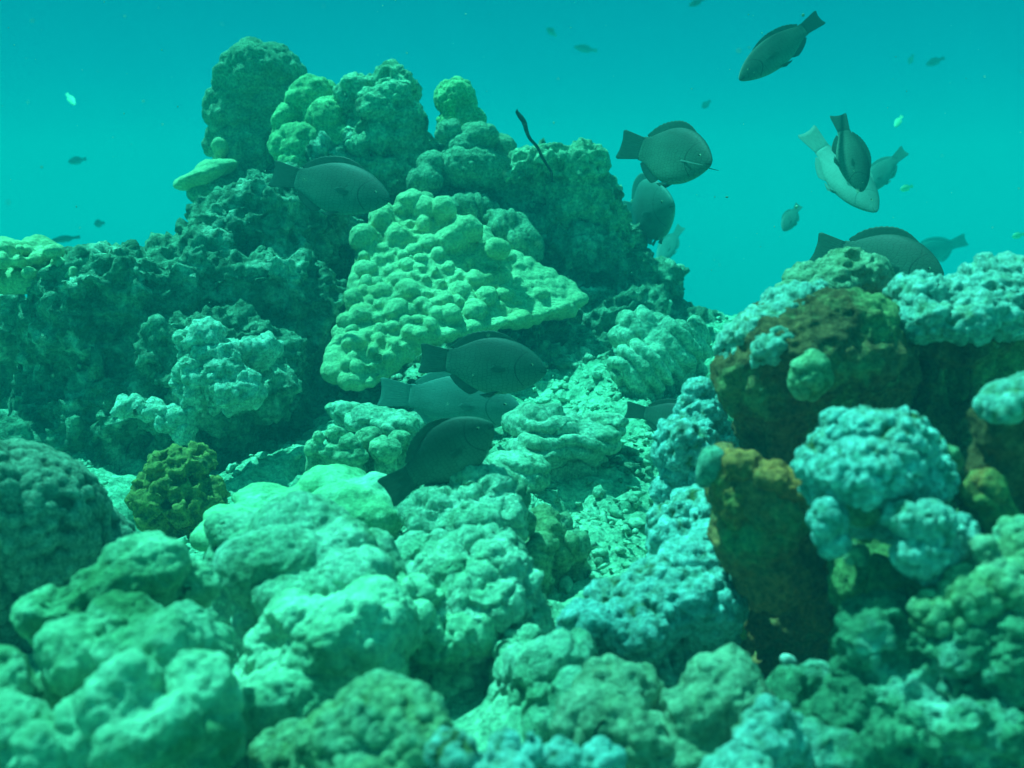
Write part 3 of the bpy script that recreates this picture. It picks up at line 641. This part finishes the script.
# ------------------------------------------------------------------ fish
def fish_mat(name, back, side, belly, edge, rough=.6, lattice=.45):
    m = bpy.data.materials.new(name); m.use_nodes = True; n = m.node_tree; N = n.nodes; L = n.links
    b = N['Principled BSDF']; b.inputs['Roughness'].default_value = rough; b.inputs['Specular IOR Level'].default_value = .25
    uv = N.new('ShaderNodeUVMap'); uv.uv_map = 'uv'
    sp = N.new('ShaderNodeSeparateXYZ'); L.new(uv.outputs[0], sp.inputs[0])
    cr = N.new('ShaderNodeValToRGB'); e = cr.color_ramp.elements
    e[0].position = .15; e[0].color = (*belly, 1); e[1].position = .9; e[1].color = (*back, 1); k = e.new(.5); k.color = (*side, 1)
    L.new(sp.outputs[1], cr.inputs[0])
    br = N.new('ShaderNodeTexBrick'); br.offset = .5; br.inputs['Scale'].default_value = 1; br.inputs['Mortar Size'].default_value = .12
    br.inputs['Mortar Smooth'].default_value = 1; br.inputs['Brick Width'].default_value = 1; br.inputs['Row Height'].default_value = 1
    mp = N.new('ShaderNodeMapping'); mp.inputs['Scale'].default_value = (26, 20, 1); mp.inputs['Rotation'].default_value = (0, 0, R(90))
    dn = N.new('ShaderNodeTexNoise'); dn.inputs['Scale'].default_value = 7; L.new(uv.outputs[0], dn.inputs[0])
    dv = N.new('ShaderNodeVectorMath'); dv.operation = 'MULTIPLY_ADD'; dv.inputs[1].default_value = (.09, .09, 0); L.new(dn.outputs['Color'], dv.inputs[0]); L.new(uv.outputs[0], dv.inputs[2])
    L.new(dv.outputs[0], mp.inputs[0]); L.new(mp.outputs[0], br.inputs[0])
    nz = N.new('ShaderNodeTexNoise'); nz.inputs['Scale'].default_value = 6; nz.inputs['Detail'].default_value = 5
    L.new(uv.outputs[0], nz.inputs[0])
    mx = N.new('ShaderNodeMix'); mx.data_type = 'RGBA'; mx.inputs[7].default_value = (*edge, 1)
    ml = N.new('ShaderNodeMath'); ml.operation = 'MULTIPLY'; ml.inputs[1].default_value = lattice
    L.new(br.outputs['Fac'], ml.inputs[0]); L.new(ml.outputs[0], mx.inputs[0]); L.new(cr.outputs[0], mx.inputs[6])
    m2 = N.new('ShaderNodeMix'); m2.data_type = 'RGBA'; m2.blend_type = 'MULTIPLY'; m2.inputs[0].default_value = .5
    L.new(mx.outputs[2], m2.inputs[6]); L.new(nz.outputs['Fac'], m2.inputs[7]); # gill cover edge and mouth line
    def mth(op, a_, b_=None):
        q = N.new('ShaderNodeMath'); q.operation = op
        for i_, v_ in enumerate((a_, b_)):
            if v_ is None: continue
            if isinstance(v_, (int, float)): q.inputs[i_].default_value = v_
            else: L.new(v_, q.inputs[i_])
        return q.outputs[0]
    z2 = mth('SUBTRACT', sp.outputs[1], .5); zz = mth('MULTIPLY', z2, z2); gx = mth('ADD', sp.outputs[0], mth('MULTIPLY', zz, .75))
    g1 = mth('LESS_THAN', mth('ABSOLUTE', mth('SUBTRACT', gx, .215)), .005)
    g1 = mth('MULTIPLY', g1, mth('LESS_THAN', mth('ABSOLUTE', z2), .30))
    mo = mth('MULTIPLY', mth('LESS_THAN', mth('ABSOLUTE', mth('ADD', z2, .03)), .010), mth('LESS_THAN', sp.outputs[0], .045))
    mk = mth('MULTIPLY', mth('MAXIMUM', g1, mo), .6)
    m3 = N.new('ShaderNodeMix'); m3.data_type = 'RGBA'; L.new(mk, m3.inputs[0]); L.new(m2.outputs[2], m3.inputs[6]); m3.inputs[7].default_value = (*[c * .4 for c in edge], 1)
    L.new(m3.outputs[2], b.inputs['Base Color'])
    bp = N.new('ShaderNodeBump'); bp.inputs['Strength'].default_value = .15; bp.inputs['Distance'].default_value = .01; bp.invert = True
    L.new(br.outputs['Fac'], bp.inputs['Height']); L.new(bp.outputs[0], b.inputs['Normal'])
    MATS[name] = m
def plain(name, col, rough=.5):
    m = bpy.data.materials.new(name); m.use_nodes = True; N = m.node_tree.nodes; L = m.node_tree.links
    b = N['Principled BSDF']; b.inputs['Roughness'].default_value = rough; b.inputs['Specular IOR Level'].default_value = .2
    t = N.new('ShaderNodeTexCoord'); z = N.new('ShaderNodeTexNoise'); z.inputs['Scale'].default_value = 30
    r = N.new('ShaderNodeValToRGB'); r.color_ramp.elements[0].color = (*[c * .75 for c in col], 1); r.color_ramp.elements[1].color = (*[min(1, c * 1.2) for c in col], 1)
    L.new(t.outputs['Object'], z.inputs[0]); L.new(z.outputs['Fac'], r.inputs[0]); L.new(r.outputs[0], b.inputs['Base Color'])
    MATS[name] = m
fish_mat('dark_fish', (.03, .08, .065), (.07, .17, .13), (.13, .26, .20), (.012, .04, .03))
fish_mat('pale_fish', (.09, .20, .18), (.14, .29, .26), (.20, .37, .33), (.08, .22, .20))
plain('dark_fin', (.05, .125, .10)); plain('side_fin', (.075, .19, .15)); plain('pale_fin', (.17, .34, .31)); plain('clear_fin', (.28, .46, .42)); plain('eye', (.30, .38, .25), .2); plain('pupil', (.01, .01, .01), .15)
for fn in ('dark_fin', 'side_fin', 'pale_fin', 'clear_fin'):
    n_ = MATS[fn].node_tree; N_ = n_.nodes; bb = N_['Principled BSDF']; tl = N_.new('ShaderNodeBsdfTranslucent'); ms = N_.new('ShaderNodeMixShader'); ms.inputs[0].default_value = .4
    n_.links.new(bb.inputs['Base Color'].links[0].from_socket, tl.inputs[0]); n_.links.new(bb.outputs[0], ms.inputs[1]); n_.links.new(tl.outputs[0], ms.inputs[2])
    tp = N_.new('ShaderNodeBsdfTransparent'); m2_ = N_.new('ShaderNodeMixShader'); m2_.inputs[0].default_value = .14
    n_.links.new(ms.outputs[0], m2_.inputs[1]); n_.links.new(tp.outputs[0], m2_.inputs[2])
    n_.links.new(m2_.outputs[0], [x for x in N_ if x.type == 'OUTPUT_MATERIAL'][0].inputs[0])
plain('bright_fish', (.6, .75, .45))

XS = np.array([0, .012, .04, .09, .16, .25, .36, .47, .58, .68, .76, .82, .87]) * .88
ZU = np.array([.0, .075, .15, .25, .35, .44, .49, .50, .455, .37, .285, .235, .23])
ZL = np.array([-.01, -.08, -.15, -.24, -.34, -.43, -.485, -.50, -.45, -.35, -.255, -.21, -.20])
WW = np.array([.0, .05, .10, .16, .22, .27, .29, .27, .22, .155, .095, .05, .03])
def interp(xq, arr):
    # smooth (cosine eased Catmull) profile
    return np.interp(xq, XS, arr)
def smooth_prof(arr, n=46):
    t = np.concatenate([[0, .004], np.linspace(.012, .7656, n)])
    v = np.interp(t, XS, arr)
    for _ in range(3):
        v[2:-1] = (v[1:-2] + 2 * v[2:-1] + v[3:]) / 4
    return t, v
def body_mesh(bend):
    t, zu = smooth_prof(ZU); _, zl = smooth_prof(ZL); _, ww = smooth_prof(WW)
    seg = 28; V, UVv, Fs = [], [], []
    for i, x in enumerate(t):
        zc = (zu[i] + zl[i]) / 2; hh = (zu[i] - zl[i]) / 2
        for k in range(seg):
            th = 2 * math.pi * k / seg
            cy, sz = math.cos(th), math.sin(th)
            y_ = ww[i] * math.copysign(abs(cy) ** 1.15, cy)
            z_ = zc + hh * sz
            V.append((-x + .5, y_ * .5, z_)); UVv.append((x, .5 + z_))
    for i in range(len(t) - 1):
        for k in range(seg):
            Fs.append((i * seg + k, i * seg + (k + 1) % seg, (i + 1) * seg + (k + 1) % seg, (i + 1) * seg + k))
    V = np.array(V); V[:, 1] += bend * np.clip(.1 - V[:, 0], 0, 1) ** 2
    me = mesh_from('body', V, Fs)
    b = bmesh.new(); b.from_mesh(me); bmesh.ops.holes_fill(b, edges=[e for e in b.edges if e.is_boundary], sides=0); bmesh.ops.recalc_face_normals(b, faces=b.faces); b.to_mesh(me); b.free()
    uvl = me.uv_layers.new(name='uv')
    for l in me.loops: uvl.data[l.index].uv = UVv[l.vertex_index]
    return me
def fin_mesh(name, root, edge, thick, nlat=6, jag=0.0, off=(0, 0, 0), bend=0):
    """root and edge: matching polylines in (x, y, z); thin tapering double sided sheet with ray ripples"""
    root = np.array(root, float); edge = np.array(edge, float)
    n = 40; tt = np.linspace(0, 1, n)
    def rs(a):
        s = np.linspace(0, 1, len(a)); return np.stack([np.interp(tt, s, a[:, i]) for i in range(3)], 1)
    r_, e_ = rs(root), rs(edge)
    for _ in range(2):
        e_[1:-1] = (e_[:-2] + 2 * e_[1:-1] + e_[2:]) / 4
    if jag: e_ = r_ + (e_ - r_) * (1 - jag * (np.arange(n) % 3 == 0))[:, None]
    nrm = np.cross(r_[n // 2] - r_[0] + 1e-6, e_[n // 2] - r_[n // 2]); nrm /= np.linalg.norm(nrm) + 1e-9
    V = []
    for side in (1, -1):
        for j in range(nlat + 1):
            u = j / nlat
            p = r_ + (e_ - r_) * u
            th = thick * (1 - .75 * u) * (1 + .35 * np.sin(np.arange(n) * 2.1))
            V.append(p + side * nrm * th[:, None])
    V = np.vstack(V) + np.array(off)
    V[:, 1] += bend * np.clip(.1 - V[:, 0], 0, 1) ** 2
    Fs = []; H = (nlat + 1) * n
    for j in range(nlat):
        for i in range(n - 1):
            a = j * n + i; Fs.append((a, a + 1, a + n + 1, a + n)); Fs.append((H + a, H + a + n, H + a + n + 1, H + a + 1))
    for i in range(n - 1):
        a = nlat * n + i; Fs.append((a, a + 1, H + a + 1, H + a)); Fs.append((i + 1, i, H + i, H + i + 1))
    for j in range(nlat):
        a = j * n; Fs.append((a, a + n, H + a + n, H + a)); a += n - 1; Fs.append((a + n, a, H + a, H + a + n))
    return mesh_from(name, V, Fs)
def zu_at(x): return np.interp(x, XS, ZU)
def zl_at(x): return np.interp(x, XS, ZL)
def X_(x): return -x + .5
def make_fish(style, bend, fork=.02, pect=None, dorsal_h=.13, blade=False):
    bm_, fm = ('dark_fish', 'dark_fin') if style == 'dark' else ('pale_fish', 'pale_fin')
    root = bpy.data.objects.new('parrotfish', None); COL.objects.link(root); root.empty_display_size = .05
    def part(name, me, mt, parent=None):
        me.materials.append(MATS[mt]); o = bpy.data.objects.new(name, me); COL.objects.link(o); o.parent = parent or root; return o
    part('body', body_mesh(bend), bm_)
    xs_ = np.linspace(.22, .71, 9); hh = dorsal_h * np.array([.25, .62, .8, .88, .92, .95, .98, .8, .15])
    part('dorsal_fin', fin_mesh('dorsal_fin', [(X_(x), 0, zu_at(x) - .03) for x in xs_], [(X_(x + .035), 0, zu_at(x) + h) for x, h in zip(xs_, hh)], .010, jag=.07, bend=bend), fm)
    xs_ = np.linspace(.48, .70, 6); hh = .12 * np.array([.3, .95, 1, .95, .8, .2])
    part('anal_fin', fin_mesh('anal_fin', [(X_(x), 0, zl_at(x) + .03) for x in xs_], [(X_(x + .03), 0, zl_at(x) - h) for x, h in zip(xs_, hh)], .010, bend=bend), fm)
    part('tail_fin', fin_mesh('tail_fin', [(X_(.755), 0, z) for z in np.linspace(.21, -.18, 7)],
        [(X_(.975), 0, .285), (X_(1.0), 0, .265), (X_(1.0 - fork * .4), 0, .2), (X_(1 - fork), 0, .1), (X_(1 - fork), 0, 0), (X_(1 - fork), 0, -.09), (X_(1 - fork * .4), 0, -.18), (X_(1.0), 0, -.245), (X_(.975), 0, -.265)], .010, bend=bend), fm)
    for s in (1, -1):
        part('pectoral_fin', fin_mesh('pectoral_fin', [(X_(.265), s * .128, -.055 if blade else -.03), (X_(.27), s * .130, -.07 if blade else -.06), (X_(.275), s * .128, -.085 if blade else -.09)],
            ([(X_(.0), s * .17, -.075), (X_(-.01), s * .17, -.08), (X_(.0), s * .17, -.085)] if blade else [(X_(.37), s * .175, .0), (X_(.39), s * .185, -.055), (X_(.34), s * .165, -.12)]), .004), pect or ('side_fin' if style == 'dark' else 'pale_fin'))
        part('pelvic_fin', fin_mesh('pelvic_fin', [(X_(.32), s * .05, -.43), (X_(.36), s * .05, -.45)], [(X_(.42), s * .07, -.57), (X_(.47), s * .06, -.53)], .004), fm)
        v, f = ico(2); me = mesh_from('eye', v * (.016, .010, .030) + (X_(.105), s * .079, .075), f); e = part('eye', me, 'eye')
        me = mesh_from('pupil', v * (.009, .005, .016) + (X_(.105), s * .0875, .075), f); part('pupil', me, 'pupil', e)
    return root
KIDS = {}
def tree_copy(src):
    c = src.copy(); COL.objects.link(c)
    for ch in src.children:
        k = ch.copy(); COL.objects.link(k); k.parent = c
        for g in ch.children:
            q = g.copy(); COL.objects.link(q); q.parent = k
    return c
used = set(); PROTO = {}
for key, args in {'dark': ('dark', .35), 'darkb': ('dark', -.4), 'blade': ('dark', -.3), 'pale': ('pale', .25), 'paleb': ('pale', -.2)}.items():
    PROTO[key] = make_fish(*args, **({'pect': 'clear_fin', 'blade': True} if key == 'blade' else {}))
def fish(key, snout, tail, hpx, label, flip=1, group='fish swimming around the reef', cat='fish', roll=0, tw=1.0, name='parrotfish'):
    if key in used: o = tree_copy(PROTO[key])
    else: o = PROTO[key]; used.add(key)
    o.name = name
    a, b = P(*snout), P(*tail); c = (a + b) / 2; d = (snout[2] + tail[2]) / 2
    X = Vector(a - b); Lm = X.length; X.normalize()
    img = Vector(((snout[0] - tail[0]), -(snout[1] - tail[1])))           # picture direction
    up2 = Vector((-img.y, img.x)).normalized()                             # perpendicular
    if up2.y < 0: up2 = -up2
    up2 *= flip
    U = Vector(RIGHT) * up2.x + Vector(UP) * up2.y + Vector(FWD) * roll
    Y = U.cross(X).normalized(); Z = X.cross(Y).normalized()
    H = hpx * d / F
    M = Matrix((X, Y, Z)).transposed().to_4x4()
    o.matrix_world = Matrix.Translation(Vector(c)) @ M @ Matrix.Diagonal((Lm, H * 1.0 * tw, H, 1))
    tag(o, label, cat, group)
    return o
fish('dark', (547,371,2.30), (416,358,2.42), 57, 'dark green parrotfish, uppermost of the three fish over the centre')
fish('pale', (522,411,2.50), (376,392,2.66), 56, 'pale blue green parrotfish, middle one of the three centre fish')
fish('darkb', (493,424,1.72), (389,492,1.80), 60, 'dark parrotfish swimming upward, lowest of the three centre fish')
fish('dark', (390,200,2.75), (267,172,2.95), 52, 'hazy green parrotfish in front of the left coral columns')
fish('blade', (712,163,2.75), (624,146,3.10), 57, 'deep bodied dark fish with pale pectoral fin right of the whip coral')
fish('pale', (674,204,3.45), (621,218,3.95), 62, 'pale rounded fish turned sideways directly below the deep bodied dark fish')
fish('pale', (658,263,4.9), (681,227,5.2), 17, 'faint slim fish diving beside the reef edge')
fish('darkb', (739,80,2.9), (824,14,3.2), 32, 'dark slender fish heading down left, highest large one in open water')
fish('paleb', (877,212,3.2), (806,132,3.45), 38, 'pale fish nosing down right with raised tail in open water', flip=1)
fish('dark', (862,192,3.0), (838,112,3.1), 31, 'dark fish hanging almost head down in front of the pale one')
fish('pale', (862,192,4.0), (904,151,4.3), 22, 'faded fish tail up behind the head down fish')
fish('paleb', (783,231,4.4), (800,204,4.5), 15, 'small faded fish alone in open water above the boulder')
fish('dark', (944,278,2.15), (810,246,2.35), 62, 'dark green parrotfish half hidden behind the cream coral lump')
fish('darkb', (706,425,1.98), (628,410,2.10), 32, 'dark fish with only its tail end showing beside the blue bommie')
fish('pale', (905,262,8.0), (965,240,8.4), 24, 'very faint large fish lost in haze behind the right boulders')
SM = 'tiny fish far off in the open water'
for key, s, t, h, lab in (
 ('dark', (689,6,6.5), (704,-1,6.7), 6, 'tiny dark fish at the top edge of open water'),
 ('pale', (574,47,8), (597,51,8.2), 7, 'tiny faint fish high in open water right of the thumb topped column'),
 ('dark', (702,108,7), (710,101,7.1), 6, 'tiny speck like fish above the deep bodied dark fish'),
 ('dark', (926,65,7), (944,58,7.2), 7, 'tiny faint fish near the upper right of open water'),
 ('dark', (909,64,8), (913,55,8.2), 5, 'tiny upright fish just left of the upper right faint fish'),
 ('dark', (68,162,7), (86,159,7.2), 7, 'tiny dark fish alone in open water at left'),
 ('dark', (94,224,6), (104,223,6.1), 7, 'tiny dark fish above the left rock shoulder'),
 ('dark', (50,241,4.4), (80,237,4.6), 6, 'small thin dark fish skimming over the far left lime coral'),
 ('pale', (547,28,9), (556,36,9.2), 6, 'tiny very faint fish near the top centre')):
    s, t = (s[0], s[1], s[2] * 1.7), (t[0], t[1], t[2] * 1.7)
    fish(key, s, t, h, lab, group=SM, name='reef_fish')
# bright small damselfish: own prototype, yellow white body
def bright_proto():
    root = bpy.data.objects.new('small_fish', None); COL.objects.link(root)
    for ch in PROTO['pale'].children:
        if ch.name.split('.')[0] in ('body', 'dorsal_fin', 'anal_fin', 'tail_fin'):
            k = ch.copy(); k.data = ch.data.copy(); k.data.materials.clear(); k.data.materials.append(MATS['bright_fish'])
            COL.objects.link(k); k.parent = root
    return root
PROTO['bright'] = bright_proto()
for s, t, h, lab in (
 ((895,127,4.0), (902,116,4.1), 6, 'tiny silvery fish right of the head down fish'),
 ((900,190,3.6), (913,186,3.6), 6, 'tiny bright green fish below the faded fish tail'),
 ((1012,237,3.6), (1024,234,3.6), 6, 'tiny bright green fish at the right edge above the crusted boulder'),
 ((75,105,4.6), (66,93,4.7), 6, 'tiny yellowish fish in open water at upper left')):
    s, t = (s[0], s[1], s[2] * 1.6), (t[0], t[1], t[2] * 1.6)
    fish('bright', s, t, h, lab, group='tiny bright fish in open water', name='small_fish')
print('verts', sum(len(o.data.vertices) for o in bpy.data.objects if o.type == 'MESH'))
